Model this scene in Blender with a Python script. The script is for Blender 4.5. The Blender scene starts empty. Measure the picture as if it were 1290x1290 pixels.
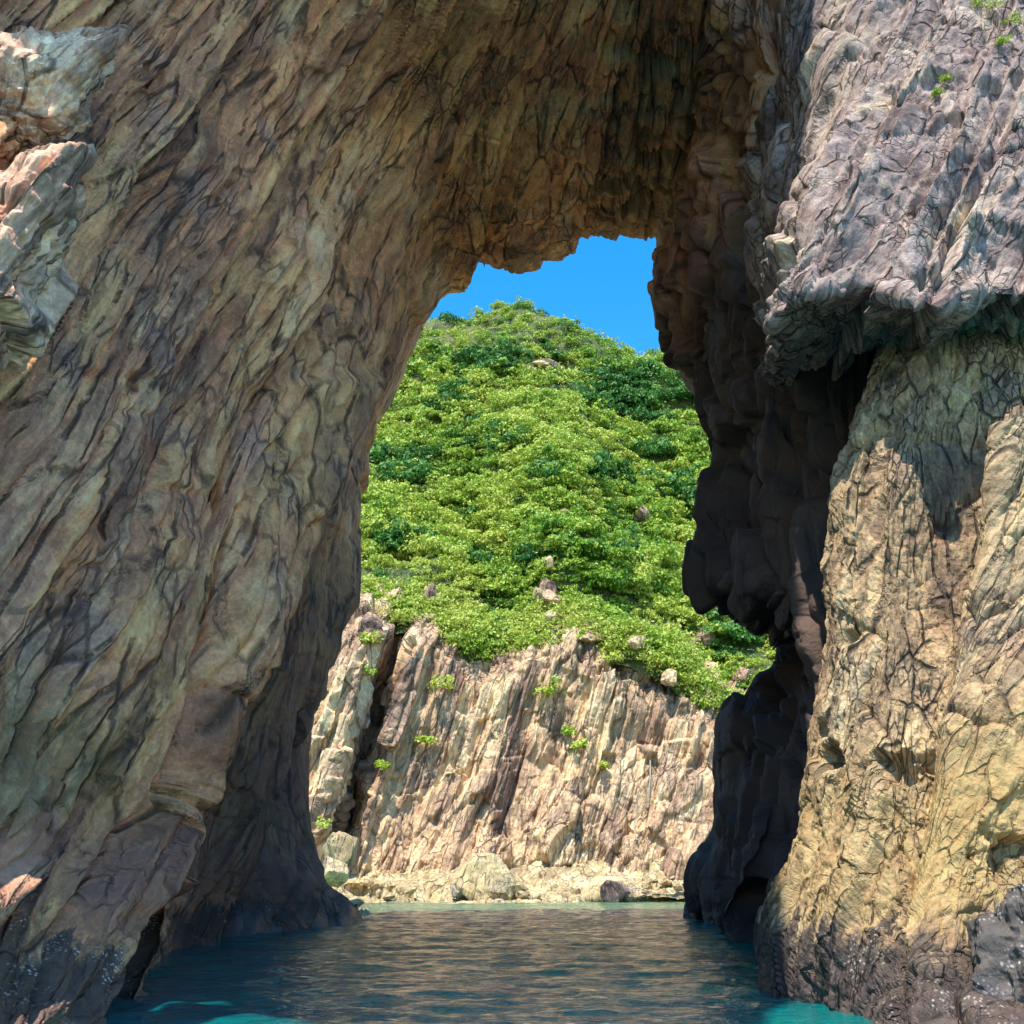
import bpy, math, random
import numpy as np
from mathutils import Vector

random.seed(7)
rng = np.random.default_rng(7)
scene = bpy.context.scene
col = scene.collection

# ---------------------------------------------------------------- camera, sky, sun, exposure
F = 1250.0; HALF = 645.0; PITCH = math.radians(20.0); CH = 2.2
cam_d = bpy.data.cameras.new('camera'); cam = bpy.data.objects.new('camera', cam_d); col.objects.link(cam)
cam_d.sensor_width = 36; cam_d.lens = 36 * F / 1290.0
cam_d.clip_start = 0.1; cam_d.clip_end = 4000
cam.location = (0, 0, CH); cam.rotation_euler = (math.radians(90) + PITCH, 0, 0)
scene.camera = cam

SUN = np.array([-0.17, -0.38, 0.0]); SUN[2] = math.sqrt(1 - SUN[0]**2 - SUN[1]**2)
world = bpy.data.worlds.new('World'); scene.world = world; world.use_nodes = True
wn = world.node_tree
for n in list(wn.nodes): wn.nodes.remove(n)
sky = wn.nodes.new('ShaderNodeTexSky'); sky.sky_type = 'NISHITA'; sky.sun_disc = False
sky.sun_elevation = math.asin(SUN[2]); sky.sun_rotation = math.atan2(SUN[0], SUN[1])
sky.air_density = 1.0; sky.dust_density = 0.2; sky.ozone_density = 1.5
bg = wn.nodes.new('ShaderNodeBackground'); bg.inputs['Strength'].default_value = 0.15
wo = wn.nodes.new('ShaderNodeOutputWorld')
hs = wn.nodes.new('ShaderNodeHueSaturation'); hs.inputs['Saturation'].default_value = 1.45; hs.inputs['Hue'].default_value = 0.497
wn.links.new(sky.outputs[0], hs.inputs['Color']); wn.links.new(hs.outputs[0], bg.inputs['Color']); wn.links.new(bg.outputs[0], wo.inputs['Surface'])

sl = bpy.data.lights.new('sun', 'SUN'); sl.energy = 3.0; sl.angle = math.radians(0.5); sl.color = (1, 0.95, 0.87)
so = bpy.data.objects.new('sun', sl); col.objects.link(so)
so.rotation_euler = Vector(SUN).to_track_quat('Z', 'Y').to_euler(); so.location = (-20, -30, 80)

scene.view_settings.view_transform = 'Standard'; scene.view_settings.look = 'None'
scene.view_settings.exposure = 1.32; scene.view_settings.gamma = 1
scene.view_settings.use_curve_mapping = False
scene.render.engine = 'CYCLES'
scene.cycles.max_bounces = 8; scene.cycles.diffuse_bounces = 3; scene.cycles.glossy_bounces = 3
scene.cycles.transparent_max_bounces = 8

# ---------------------------------------------------------------- mapping helpers
cp, sp = math.cos(PITCH), math.sin(PITCH)
def ray(px, py):
    u = (px - HALF) / F; v = (HALF - py) / F
    return np.array([u, cp - v * sp, sp + v * cp])
def P(px, py, Y=None, z=0.0):
    d = ray(px, py)
    k = (Y / d[1]) if Y is not None else ((z - CH) / d[2])
    return np.array([0, 0, CH]) + d * k
def project(W):
    x = W[:, 0]; y = W[:, 1]; z = W[:, 2] - CH
    dep = y * cp + z * sp; up = -y * sp + z * cp
    dep = np.maximum(dep, 0.01)
    return HALF + F * x / dep, HALF - F * up / dep

def tag(o, label=None, cat=None, group=None, kind=None):
    if label: o['label'] = label
    if cat: o['category'] = cat
    if group: o['group'] = group
    if kind: o['kind'] = kind
    return o
def empty(name, loc, label=None, cat=None, group=None, kind=None):
    o = bpy.data.objects.new(name, None); col.objects.link(o); o.location = loc
    o.empty_display_size = 0.5
    return tag(o, label, cat, group, kind)

def mesh_np(name, V, Q, mat, smooth=False, attrs=None):
    me = bpy.data.meshes.new(name)
    V = np.ascontiguousarray(V, dtype=np.float32); Q = np.ascontiguousarray(Q, dtype=np.int32)
    n = Q.shape[1]
    me.vertices.add(len(V)); me.vertices.foreach_set('co', V.ravel())
    me.loops.add(Q.size); me.loops.foreach_set('vertex_index', Q.ravel())
    me.polygons.add(len(Q)); me.polygons.foreach_set('loop_start', np.arange(0, Q.size, n, dtype=np.int32))
    me.polygons.foreach_set('loop_total', np.full(len(Q), n, dtype=np.int32))
    me.polygons.foreach_set('use_smooth', np.full(len(Q), smooth))
    me.materials.append(mat); me.update(calc_edges=True)
    if attrs is not None:
        g_ = me.attributes.new('grain', 'FLOAT_VECTOR', 'POINT'); g_.data.foreach_set('vector', np.ascontiguousarray(attrs[:, :3], dtype=np.float32).ravel())
        t_ = me.attributes.new('tone', 'FLOAT', 'POINT'); t_.data.foreach_set('value', np.ascontiguousarray(attrs[:, 3], dtype=np.float32))
    return me
def obj(name, me, parent=None, loc=None):
    o = bpy.data.objects.new(name, me); col.objects.link(o)
    if parent is not None: o.parent = parent
    if loc is not None: o.location = loc
    return o

# ---------------------------------------------------------------- noise in numpy
def uhash(i, j, k, s=0):
    with np.errstate(over='ignore'):
        h = (i.astype(np.int64) * 73856093) ^ (j.astype(np.int64) * 19349663) ^ (k.astype(np.int64) * 83492791) ^ (s * 2654435 + 12345)
        h = h.astype(np.uint32)
        h ^= h >> np.uint32(16); h *= np.uint32(0x7feb352d); h ^= h >> np.uint32(15); h *= np.uint32(0x846ca68b); h ^= h >> np.uint32(16)
    return h
def h01(i, j, k, s=0): return uhash(i, j, k, s).astype(np.float64) / 4294967295.0
def vnoise(p, s=0):
    f = np.floor(p).astype(np.int64); t = p - f; t = t * t * t * (t * (t * 6 - 15) + 10)
    r = 0
    for dx in (0, 1):
        wx = t[:, 0] if dx else 1 - t[:, 0]
        for dy in (0, 1):
            wy = t[:, 1] if dy else 1 - t[:, 1]
            for dz in (0, 1):
                wz = t[:, 2] if dz else 1 - t[:, 2]
                r = r + wx * wy * wz * h01(f[:, 0] + dx, f[:, 1] + dy, f[:, 2] + dz, s)
    return r * 2 - 1
def fbm(p, o=4, s=0, g=0.5):
    r = 0; a = 1; q = p
    for i in range(o):
        r = r + a * vnoise(q, s + i * 17); a *= g; q = q * 2.03 + 5.3
    return r
def ridged(p, o=3, s=0):
    r = 0; a = 1; q = p
    for i in range(o):
        r = r + a * (1 - 2 * np.abs(vnoise(q, s + i * 13))); a *= 0.55; q = q * 2.1 + 3.1
    return r
# bedding/column direction: rises to the right, as in the whole place
def basis(d):
    d = np.array(d, float); d /= np.linalg.norm(d)
    a = np.cross(d, [0, 1, 0]); a /= np.linalg.norm(a)
    return a, np.cross(d, a), d
DIR = {'vert': basis((0.14, -0.12, 1.0)), 'arch': basis((0.2, 0.35, 0.91)), 'front': basis((0.47, -0.2, 0.86)), 'far': basis((0.29, 0.0, 0.957))}

def columns(Pw, S, amp, crack, seed, Lr=(3, 7), warp=0.45, dr='front', k=26.0):
    """rock split by joints into long prisms along the dip; returns displacement and a joint-bounded piece id"""
    A_, B_, D_ = DIR[dr]
    w = np.stack([fbm(Pw / (S * 3.0), 3, seed + 1), fbm(Pw / (S * 3.0) + 9, 3, seed + 2), fbm(Pw / (S * 3.0) + 31, 2, seed + 3)], 1) * S * warp
    q = Pw + w
    a = q @ A_ / S; b = q @ B_ / S; t = q @ D_ / S
    return joints(a, b, t, Pw / (S * 2.2), S, amp, crack, seed, Lr, k)
def joints(a, b, t, Pm, S, amp, crack, seed, Lr, k=26.0, cw=0.07):
    ia = np.floor(a).astype(np.int64); ib = np.floor(b).astype(np.int64)
    n = len(a); F1 = np.full(n, 9.0); F2 = np.full(n, 9.0)
    ci = np.zeros(n, np.int64); cj = np.zeros(n, np.int64); ds_ = []
    for di in (-1, 0, 1):
        for dj in (-1, 0, 1):
            ii = ia + di; jj = ib + dj; z = ii * 0
            d = np.hypot(a - ii - h01(ii, jj, z, seed + 5), b - jj - h01(ii, jj, z, seed + 6)); ds_.append((di, dj, d))
            m = d < F1
            F2 = np.where(m, F1, np.minimum(F2, d)); F1 = np.where(m, d, F1)
            ci = np.where(m, ii, ci); cj = np.where(m, jj, cj)
    def seg(i_, j_, a_, b_, t_):
        z = i_ * 0
        ca = i_ + h01(i_, j_, z, seed + 5); cb = j_ + h01(i_, j_, z, seed + 6)
        L = Lr[0] + (Lr[1] - Lr[0]) * h01(i_, j_, z, seed + 7)
        s_ = (t_ + 0.9 * (a_ - ca) * (h01(i_, j_, z, seed + 21) - 0.3) + 0.7 * (b_ - cb)) / L + h01(i_, j_, z, seed + 8)
        si = np.floor(s_).astype(np.int64); fr = s_ - si
        def o(sj, fj):
            return (h01(i_, j_, sj, seed + 9) - 0.5) + (a_ - ca) * (h01(i_, j_, sj, seed + 11) - 0.5) * 1.3 + (b_ - cb) * (h01(i_, j_, sj, seed + 12) - 0.5) * 1.3 + (fj - 0.5) * (h01(i_, j_, sj, seed + 13) - 0.45) * 1.1
        hi = fr > 0.5; nb_ = np.where(hi, si + 1, si - 1); e = np.minimum(fr, 1 - fr) * L
        mixw = 0.5 * np.clip(1 - e / 0.07, 0, 1)
        v = o(si, fr) * (1 - mixw) + o(nb_, np.where(hi, 0.0, 1.0)) * mixw
        return v + (h01(i_, j_, z, seed + 10) - 0.5) * 0.9, si, e
    num = np.zeros(n); den = np.zeros(n); win = min(0.36, 4.2 / k)
    for di, dj, d in ds_:
        ix = np.flatnonzero(d - F1 < win)
        wt = np.exp(-k * (d[ix] - F1[ix])) - math.exp(-k * win)
        v, _, _ = seg(ia[ix] + di, ib[ix] + dj, a[ix], b[ix], t[ix])
        num[ix] += wt * v; den[ix] += wt
    off = num / den
    _, si, e = seg(ci, cj, a, b, t)
    on = 0.25 + 0.75 * np.clip(vnoise(Pm, seed + 33) * 1.6 + 0.4, 0, 1)
    cr = np.exp(-(F2 - F1) / cw) * on + 0.7 * np.exp(-e / (cw * 1.4)) * on
    return off * amp * S - cr * crack * S, uhash(ci, cj, si, seed + 15)

def slabs(a, t, width, seed, Lr=(6, 16), edge=0.05, groove=0.0, want=False):
    """long overlapping slabs: planar faces that tilt and drop sharply at straight joints; about -0.5..0.5"""
    x = a / width; i = np.floor(x).astype(np.int64); z = i * 0
    def bd(k_): return k_ + 0.7 * (h01(k_, k_ * 0, k_ * 0, seed) - 0.5)
    lo = bd(i); i = np.where(x < lo, i - 1, i); lo = bd(i); hi = bd(i + 1)
    i = np.where(x >= hi, i + 1, i); lo = bd(i); hi = bd(i + 1); z = i * 0
    fr = (x - lo) / (hi - lo)
    def prof(i_, fr_, t_):
        z_ = i_ * 0
        L = Lr[0] + (Lr[1] - Lr[0]) * h01(i_, z_, z_, seed + 1)
        s_ = t_ / L + h01(i_, z_, z_, seed + 2) + 0.10 * fr_; j = np.floor(s_).astype(np.int64); g = s_ - j
        am = 0.45 + 0.55 * h01(i_, j, z_, seed + 3); am2 = 0.45 + 0.55 * h01(i_, j + 1, z_, seed + 3)
        sh = (h01(i_, j, z_, seed + 4) - 0.5) * 0.28; sh2 = (h01(i_, j + 1, z_, seed + 4) - 0.5) * 0.28
        m = np.clip((g - 1 + 0.22 / L) / (0.22 / L), 0, 1)
        am = am * (1 - m) + am2 * m; sh = sh * (1 - m) + sh2 * m
        return (fr_ - 0.5) * am + sh
    v = prof(i, fr, t); nx = prof(i + 1, np.zeros_like(fr), t)
    e = np.clip((fr - 1 + edge) / edge, 0, 1); e = e * e * (3 - 2 * e)
    ed = np.minimum(fr, 1 - fr) * (hi - lo)
    gr = np.exp(-(ed / (edge * 0.8)) ** 1.0) * np.clip(0.5 + 1.2 * vnoise(np.stack([i * 1.7, t * 0.35, z * 1.0], 1), seed + 8), 0.1, 1)
    if not want: return v * (1 - e) + nx * e - groove * gr
    s_ = t / (Lr[0] + (Lr[1] - Lr[0]) * h01(i, z, z, seed + 1)) + h01(i, z, z, seed + 2) + 0.10 * fr
    return v * (1 - e) + nx * e - groove * gr, uhash(i, np.floor(s_).astype(np.int64), z, seed + 31)

# ---------------------------------------------------------------- surface through a control grid
def hermite(C, kn, t):
    # C (n, ...), knots kn, samples t -> smooth non-uniform interpolation along axis 0
    n = len(kn)
    sl_ = (C[1:] - C[:-1]) / (kn[1:] - kn[:-1]).reshape((-1,) + (1,) * (C.ndim - 1))
    m = np.empty_like(C); m[0] = sl_[0]; m[-1] = sl_[-1]
    h = kn[1:] - kn[:-1]
    w = (h[1:] / (h[1:] + h[:-1])).reshape((-1,) + (1,) * (C.ndim - 1))
    m[1:-1] = sl_[:-1] * w + sl_[1:] * (1 - w)
    m *= 0.85
    i = np.clip(np.searchsorted(kn, t, side='right') - 1, 0, n - 2)
    hh = (kn[i + 1] - kn[i]); x = (t - kn[i]) / hh
    sh = (-1,) + (1,) * (C.ndim - 1)
    x = x.reshape(sh); hh = hh.reshape(sh)
    return (C[i] * (2 * x**3 - 3 * x**2 + 1) + m[i] * hh * (x**3 - 2 * x**2 + x) + C[i + 1] * (-2 * x**3 + 3 * x**2) + m[i + 1] * hh * (x**3 - x**2))
def surface(C, ku, kv, tu, tv):
    S = hermite(C, ku, tu)                       # (Nu, nv, 3)
    return np.swapaxes(hermite(np.swapaxes(S, 0, 1), kv, tv), 0, 1)
def samples(k, dens, sq=None):
    # dens: samples in each knot interval
    t = [np.linspace(k[i], k[i + 1], dens[i], endpoint=False) for i in range(len(dens))]
    if sq is not None: t[sq] = k[sq] + (k[sq + 1] - k[sq]) * np.linspace(0, 1, dens[sq], endpoint=False) ** 1.6
    return np.concatenate(t + [[k[-1]]])
def grid_normals(G):
    du = np.gradient(G, axis=0); dv = np.gradient(G, axis=1)
    n = np.cross(du, dv); n /= (np.linalg.norm(n, axis=2, keepdims=True) + 1e-9)
    return n
def grid_quads(nu, nv, flip=False):
    i = np.arange(nu * nv).reshape(nu, nv)
    q = np.stack([i[:-1, :-1], i[1:, :-1], i[1:, 1:], i[:-1, 1:]], -1).reshape(-1, 4)
    return q[:, ::-1] if flip else q

def largest(Q, ix):
    q = Q[ix]; uq, inv = np.unique(q.ravel(), return_inverse=True); inv = inv.reshape(q.shape)
    lab = np.arange(len(uq))
    for _ in range(400):
        fm = lab[inv].min(1); new = lab.copy()
        for c_ in range(q.shape[1]): np.minimum.at(new, inv[:, c_], fm)
        new = new[new]
        if (new == lab).all(): break
        lab = new
    fl = lab[inv[:, 0]]; vals, cnt = np.unique(fl, return_counts=True)
    return ix[fl == vals[np.argmax(cnt)]]

def split_cells(V, Q, ids, mat, parent, piece, rest, limit=280, minpx=10, attrs=None, smooth=True):
    """each rock piece bounded by joints becomes an object of its own, the remainder one part"""
    fid = ids[Q[:, 0]]
    cen = V[Q].mean(1); px, py = project(cen)
    vis = (px > 0) & (px < 1290) & (py > 0) & (py < 1290) & (cen[:, 1] > 1) & (cen[:, 2] > -0.1)
    order = np.argsort(fid, kind='stable'); f = fid[order]
    st = np.flatnonzero(np.r_[True, f[1:] != f[:-1]]); en = np.r_[st[1:], len(f)]
    cand = []
    for s_, e_ in zip(st, en):
        ix = order[s_:e_]
        v = vis[ix]
        if v.mean() < 0.6 or len(ix) < 40: continue
        ix = largest(Q, ix); v = vis[ix]
        if len(ix) < 40 or not v.any(): continue
        w = px[ix][v].max() - px[ix][v].min(); h = py[ix][v].max() - py[ix][v].min()
        if min(w, h) >= minpx: cand.append((w * h, ix))
    cand.sort(key=lambda c: -c[0]); cand = cand[:limit]
    used = np.zeros(len(Q), bool)
    def make(name, ix):
        q = Q[ix]; uq, inv = np.unique(q.ravel(), return_inverse=True)
        return obj(name, mesh_np(name, V[uq], inv.reshape(q.shape), mat, smooth, attrs[uq]), parent)
    for _, ix in cand:
        used[ix] = True; make(piece, ix)
    ix = np.flatnonzero(~used)
    if len(ix):
        o = make(rest, ix)
    return len(cand)

# ---------------------------------------------------------------- materials
def new_mat(name):
    m = bpy.data.materials.new(name); m.use_nodes = True
    nt = m.node_tree
    for n in list(nt.nodes): nt.nodes.remove(n)
    out = nt.nodes.new('ShaderNodeOutputMaterial'); b = nt.nodes.new('ShaderNodeBsdfPrincipled')
    nt.links.new(b.outputs[0], out.inputs['Surface'])
    return m, nt, b
class NB:
    def __init__(s, nt): s.nt = nt
    def n(s, t, **kw):
        o = s.nt.nodes.new(t)
        for k, v in kw.items(): setattr(o, k, v)
        return o
    def l(s, a, b): s.nt.links.new(a, b)
    def pos(s): return s.n('ShaderNodeNewGeometry').outputs['Position']
    def math(s, op, a, b=None, clamp=False):
        o = s.n('ShaderNodeMath', operation=op); o.use_clamp = clamp
        for i, v in enumerate((a, b)):
            if v is None: continue
            if isinstance(v, (int, float)): o.inputs[i].default_value = v
            else: s.l(v, o.inputs[i])
        return o.outputs[0]
    def dot(s, v, d):
        o = s.n('ShaderNodeVectorMath', operation='DOT_PRODUCT'); s.l(v, o.inputs[0]); o.inputs[1].default_value = tuple(d); return o.outputs['Value']
    def strat(s, sc_across, sc_along, dr='front'):
        g = s.n('ShaderNodeAttribute', attribute_name='grain').outputs['Vector']; m = s.n('ShaderNodeVectorMath', operation='MULTIPLY')
        s.l(g, m.inputs[0]); m.inputs[1].default_value = (sc_across, sc_across, sc_along); return m.outputs[0]
    def noise(s, vec, scale=1, detail=5, rough=0.6, dist=0.0):
        o = s.n('ShaderNodeTexNoise'); o.inputs['Scale'].default_value = scale; o.inputs['Detail'].default_value = detail
        o.inputs['Roughness'].default_value = rough; o.inputs['Distortion'].default_value = dist
        s.l(vec, o.inputs['Vector']); return o.outputs[0]
    def ramp(s, fac, stops, interp='LINEAR'):
        o = s.n('ShaderNodeValToRGB'); o.color_ramp.interpolation = interp
        e = o.color_ramp.elements
        while len(e) > 1: e.remove(e[-1])
        e[0].position = stops[0][0]; e[0].color = tuple(stops[0][1]) + (1,)
        for p_, c_ in stops[1:]:
            x = e.new(p_); x.color = tuple(c_) + (1,)
        s.l(fac, o.inputs[0]); return o.outputs[0]
    def step(s, fac, a, b):   # smooth 0..1 mask
        o = s.n('ShaderNodeMapRange', interpolation_type='SMOOTHSTEP'); s.l(fac, o.inputs['Value'])
        o.inputs['From Min'].default_value = a; o.inputs['From Max'].default_value = b; return o.outputs[0]
    def mix(s, fac, a, b, mode='MIX'):
        o = s.n('ShaderNodeMix', data_type='RGBA', blend_type=mode)
        if isinstance(fac, (int, float)): o.inputs[0].default_value = fac
        else: s.l(fac, o.inputs[0])
        for i, v in ((6, a), (7, b)):
            if isinstance(v, tuple): o.inputs[i].default_value = v + (1,)
            else: s.l(v, o.inputs[i])
        return o.outputs[2]
    def bump(s, h, strength, dist, normal=None):
        o = s.n('ShaderNodeBump'); o.inputs['Strength'].default_value = strength; o.inputs['Distance'].default_value = dist
        s.l(h, o.inputs['Height'])
        if normal is not None: s.l(normal, o.inputs['Normal'])
        return o.outputs[0]

def rock_mat(name, base, streak, grain=1.0, tide=None, rust=0.5, pale=0.5, bumpd=0.05, algae=False, bright=1.0, dr='front', pur=0.4, sat=1.1, tint=(1, 1, 1), jd=0.45, barn_=0.9, mo=0.75):
    m, nt, b = new_mat(name); k = NB(nt)
    st = k.strat(1.0 * grain, 0.16 * grain, dr); p = k.pos()
    tone = k.n('ShaderNodeAttribute', attribute_name='tone').outputs['Fac']
    big = k.math('ADD', k.math('MULTIPLY', k.noise(st, 0.6, 6, 0.6, 0.1), 0.72), k.math('MULTIPLY', tone, 0.30))
    c = k.ramp(big, base)
    fine = k.noise(st, 2.6, 6, 0.65, 0.15)
    c = k.mix(k.math('MULTIPLY', k.step(fine, 0.5, 0.72), streak[1]), c, streak[0])
    # pale grey-green weathering streaks
    pl = k.noise(st, 1.1, 4, 0.7, 0.3)
    iso = k.noise(p, 0.16 * grain, 3, 0.5)
    c = k.mix(k.math('MULTIPLY', k.math('MULTIPLY', k.step(pl, 0.5, 0.68), k.step(iso, 0.42, 0.6)), pale), c, (0.46, 0.42, 0.31))
    ru = k.noise(p, 0.7 * grain, 5, 0.65)
    c = k.mix(k.math('MULTIPLY', k.step(ru, 0.54, 0.68), rust), c, (0.27, 0.12, 0.055))
    # purple-grey minerals
    pu = k.noise(p, 0.4 * grain, 4, 0.6)
    c = k.mix(k.math('MULTIPLY', k.step(pu, 0.54, 0.66), pur), c, (0.24, 0.18, 0.17))
    sp_ = k.noise(p, 9 * grain, 3, 0.7)
    c = k.mix(0.55, c, k.ramp(sp_, [(0.3, (0.35, 0.33, 0.31)), (0.5, (0.5, 0.5, 0.5)), (0.72, (0.75, 0.74, 0.7))]), 'OVERLAY')
    # mottling and straight open joints, crisp
    mot = k.noise(st, 5.0, 6, 0.78, 0.0)
    c = k.mix(mo, c, k.ramp(mot, [(0.34, (0.18, 0.17, 0.17)), (0.5, (0.5, 0.5, 0.5)), (0.66, (0.85, 0.83, 0.78))]), 'OVERLAY')
    def joint(ac, al, wdt, seed_):
        wv_ = k.n('ShaderNodeVectorMath', operation='ADD'); k.l(k.strat(ac * grain, al * grain, dr), wv_.inputs[0])
        nz = k.n('ShaderNodeTexNoise'); nz.inputs['Scale'].default_value = 0.8; nz.inputs['Detail'].default_value = 3; k.l(k.strat(ac * grain, al * grain * 2, dr), nz.inputs['Vector'])
        sc_ = k.n('ShaderNodeVectorMath', operation='MULTIPLY_ADD'); k.l(nz.outputs['Color'], sc_.inputs[0]); sc_.inputs[1].default_value = (0.4, 0.4, 0.4); sc_.inputs[2].default_value = (seed_, 0, 0)
        k.l(sc_.outputs[0], wv_.inputs[1])
        vo = k.n('ShaderNodeTexVoronoi', feature='DISTANCE_TO_EDGE'); vo.inputs['Scale'].default_value = 1.0; k.l(wv_.outputs[0], vo.inputs['Vector'])
        vc = k.n('ShaderNodeTexVoronoi', feature='F1'); vc.inputs['Scale'].default_value = 1.0; k.l(wv_.outputs[0], vc.inputs['Vector'])
        return k.step(vo.outputs['Distance'], 0.0, wdt), vc.outputs['Color']
    j1, jc1 = joint(1.5, 0.17, 0.06, 3.0); j2, jc2 = joint(4.4, 0.55, 0.09, 9.0)
    gate = k.step(ru, 0.42, 0.56)
    j1 = k.math('MAXIMUM', j1, k.math('SUBTRACT', 1.0, gate)); gate2 = k.step(pu, 0.46, 0.6)
    j2 = k.math('MAXIMUM', j2, k.math('SUBTRACT', 1.0, gate2))
    sx1 = k.n('ShaderNodeSeparateXYZ'); k.l(jc1, sx1.inputs[0]); sx2 = k.n('ShaderNodeSeparateXYZ'); k.l(jc2, sx2.inputs[0])
    c = k.mix(0.5, c, k.ramp(sx1.outputs[0], [(0.0, (0.32, 0.32, 0.34)), (1.0, (0.68, 0.67, 0.62))]), 'OVERLAY')
    c = k.mix(0.35, c, k.ramp(sx2.outputs[0], [(0.0, (0.32, 0.32, 0.34)), (1.0, (0.68, 0.67, 0.64))]), 'OVERLAY')
    c = k.mix(k.math('MULTIPLY', k.math('SUBTRACT', 1.0, j1), jd), c, (0.03, 0.025, 0.022))
    c = k.mix(k.math('MULTIPLY', k.math('SUBTRACT', 1.0, j2), jd * 0.8), c, (0.035, 0.03, 0.028))
    if tide:
        z = k.n('ShaderNodeSeparateXYZ'); k.l(p, z.inputs[0])
        wob = k.math('MULTIPLY', k.math('SUBTRACT', k.noise(st, 2.2, 5, 0.75), 0.5), tide.get('wob', 2.2) * 1.6)
        zz = k.math('ADD', z.outputs[2], wob)
        if algae:
            g1 = k.math('MULTIPLY', k.step(zz, 2.6, 3.6), k.math('SUBTRACT', 1.0, k.step(zz, 4.2, 6.0)))
            c = k.mix(k.math('MULTIPLY', k.math('MULTIPLY', g1, k.step(iso, 0.45, 0.6)), 0.45), c, (0.07, 0.085, 0.02))
            g2 = k.math('MULTIPLY', k.step(zz, 1.3, 1.8), k.math('SUBTRACT', 1.0, k.step(zz, 2.4, 3.4)))
            c = k.mix(k.math('MULTIPLY', g2, 0.55), c, (0.24, 0.14, 0.11))
        if 'ochre' in tide:
            g3 = k.math('MULTIPLY', k.step(zz, tide['ochre'][0], tide['ochre'][0] + 0.6), k.math('SUBTRACT', 1.0, k.step(zz, tide['ochre'][1], tide['ochre'][1] + 2.0)))
            c = k.mix(k.math('MULTIPLY', g3, 0.55), c, k.ramp(fine, [(0.3, (0.36, 0.22, 0.09)), (0.6, (0.50, 0.40, 0.18))]))
        lo = k.math('SUBTRACT', 1.0, k.step(zz, tide['dark'] - 0.25, tide['dark'] + 0.15))
        vor = k.n('ShaderNodeTexVoronoi'); vor.inputs['Scale'].default_value = 15.0; k.l(p, vor.inputs['Vector'])
        barn = k.math('MULTIPLY', k.math('SUBTRACT', 1.0, k.step(vor.outputs['Distance'], 0.18, 0.42)), k.step(k.noise(p, 1.1, 4, 0.65), 0.52 - 0.18 * (barn_ > 1), 0.60))
        wetc = k.mix(k.math('MULTIPLY', barn, 0.8), k.ramp(fine, [(0.36, (0.03, 0.028, 0.028)), (0.62, (0.13, 0.105, 0.085))]), (0.55, 0.55, 0.53))
        c = k.mix(lo, c, wetc)
        wet = k.math('SUBTRACT', 1.0, k.step(zz, 0.3, 1.0))
        c = k.mix(k.math('MULTIPLY', wet, 0.5), c, (0.10, 0.075, 0.07))
        k.l(k.math('SUBTRACT', 0.85, k.math('MULTIPLY', wet, 0.4)), b.inputs['Roughness'])
    else:
        b.inputs['Roughness'].default_value = 0.85
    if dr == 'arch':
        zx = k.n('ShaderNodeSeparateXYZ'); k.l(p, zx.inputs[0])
        dk = k.step(k.math('ADD', zx.outputs[0], k.math('MULTIPLY', k.noise(p, 0.3, 4, 0.6), 3)), 4.8, 7.2)  # shade painted into the colour: right inner wall darkened by position
        recess_shade = k.math('MULTIPLY', k.math('MULTIPLY', k.step(zx.outputs[1], 29, 33), k.math('SUBTRACT', 1.0, k.step(zx.outputs[2], 12, 22))), 0.6)  # painted shade for the deep recess too, fading out higher up
        dk = k.math('MAXIMUM', dk, recess_shade)
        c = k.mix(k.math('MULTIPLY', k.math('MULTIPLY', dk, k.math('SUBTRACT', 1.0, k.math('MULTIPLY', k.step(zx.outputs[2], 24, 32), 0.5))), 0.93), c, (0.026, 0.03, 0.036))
    gm = k.n('ShaderNodeGamma'); c = k.mix(1.0, c, tint, 'MULTIPLY'); k.l(c, gm.inputs[0]); gm.inputs[1].default_value = 0.98
    hs_ = k.n('ShaderNodeHueSaturation'); k.l(gm.outputs[0], hs_.inputs['Color']); hs_.inputs['Saturation'].default_value = sat; hs_.inputs['Value'].default_value = 1.1; c = hs_.outputs[0]
    if bright != 1.0:
        c = k.mix(1.0, c, (bright, bright, bright), 'MULTIPLY')
    k.l(c, b.inputs['Base Color'])
    b.inputs['Specular IOR Level'].default_value = 0.35
    hf = k.math('ADD', k.math('MULTIPLY', fine, 0.7), k.math('MULTIPLY', sp_, 0.3))
    hf = k.math('ADD', hf, k.math('ADD', k.math('ADD', k.math('MULTIPLY', j1, 0.9), k.math('MULTIPLY', j2, 0.4)), k.math('ADD', k.math('MULTIPLY', sx1.outputs[1], 0.55), k.math('MULTIPLY', sx2.outputs[1], 0.4))))
    hf = k.math('ADD', hf, k.math('MULTIPLY', mot, 0.5))
    k.l(k.bump(hf, 1.0, bumpd), b.inputs['Normal'])
    return m

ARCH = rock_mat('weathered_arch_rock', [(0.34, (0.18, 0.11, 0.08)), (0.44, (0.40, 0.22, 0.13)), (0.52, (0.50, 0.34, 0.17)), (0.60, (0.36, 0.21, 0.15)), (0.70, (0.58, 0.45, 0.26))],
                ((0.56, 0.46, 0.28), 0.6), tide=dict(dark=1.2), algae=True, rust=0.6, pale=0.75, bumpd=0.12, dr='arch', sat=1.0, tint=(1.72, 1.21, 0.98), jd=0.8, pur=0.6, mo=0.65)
PILLAR = rock_mat('sunlit_pillar_rock', [(0.34, (0.17, 0.12, 0.085)), (0.46, (0.33, 0.245, 0.15)), (0.58, (0.42, 0.32, 0.19)), (0.7, (0.50, 0.42, 0.27))],
                  ((0.44, 0.36, 0.22), 0.5), tide=dict(dark=1.25, wob=2.0, ochre=(1.2, 3.2)), rust=0.25, pale=0.3, bumpd=0.12, grain=1.4, dr='vert', sat=1.02, tint=(0.95, 0.85, 0.77), jd=0.8)
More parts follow.
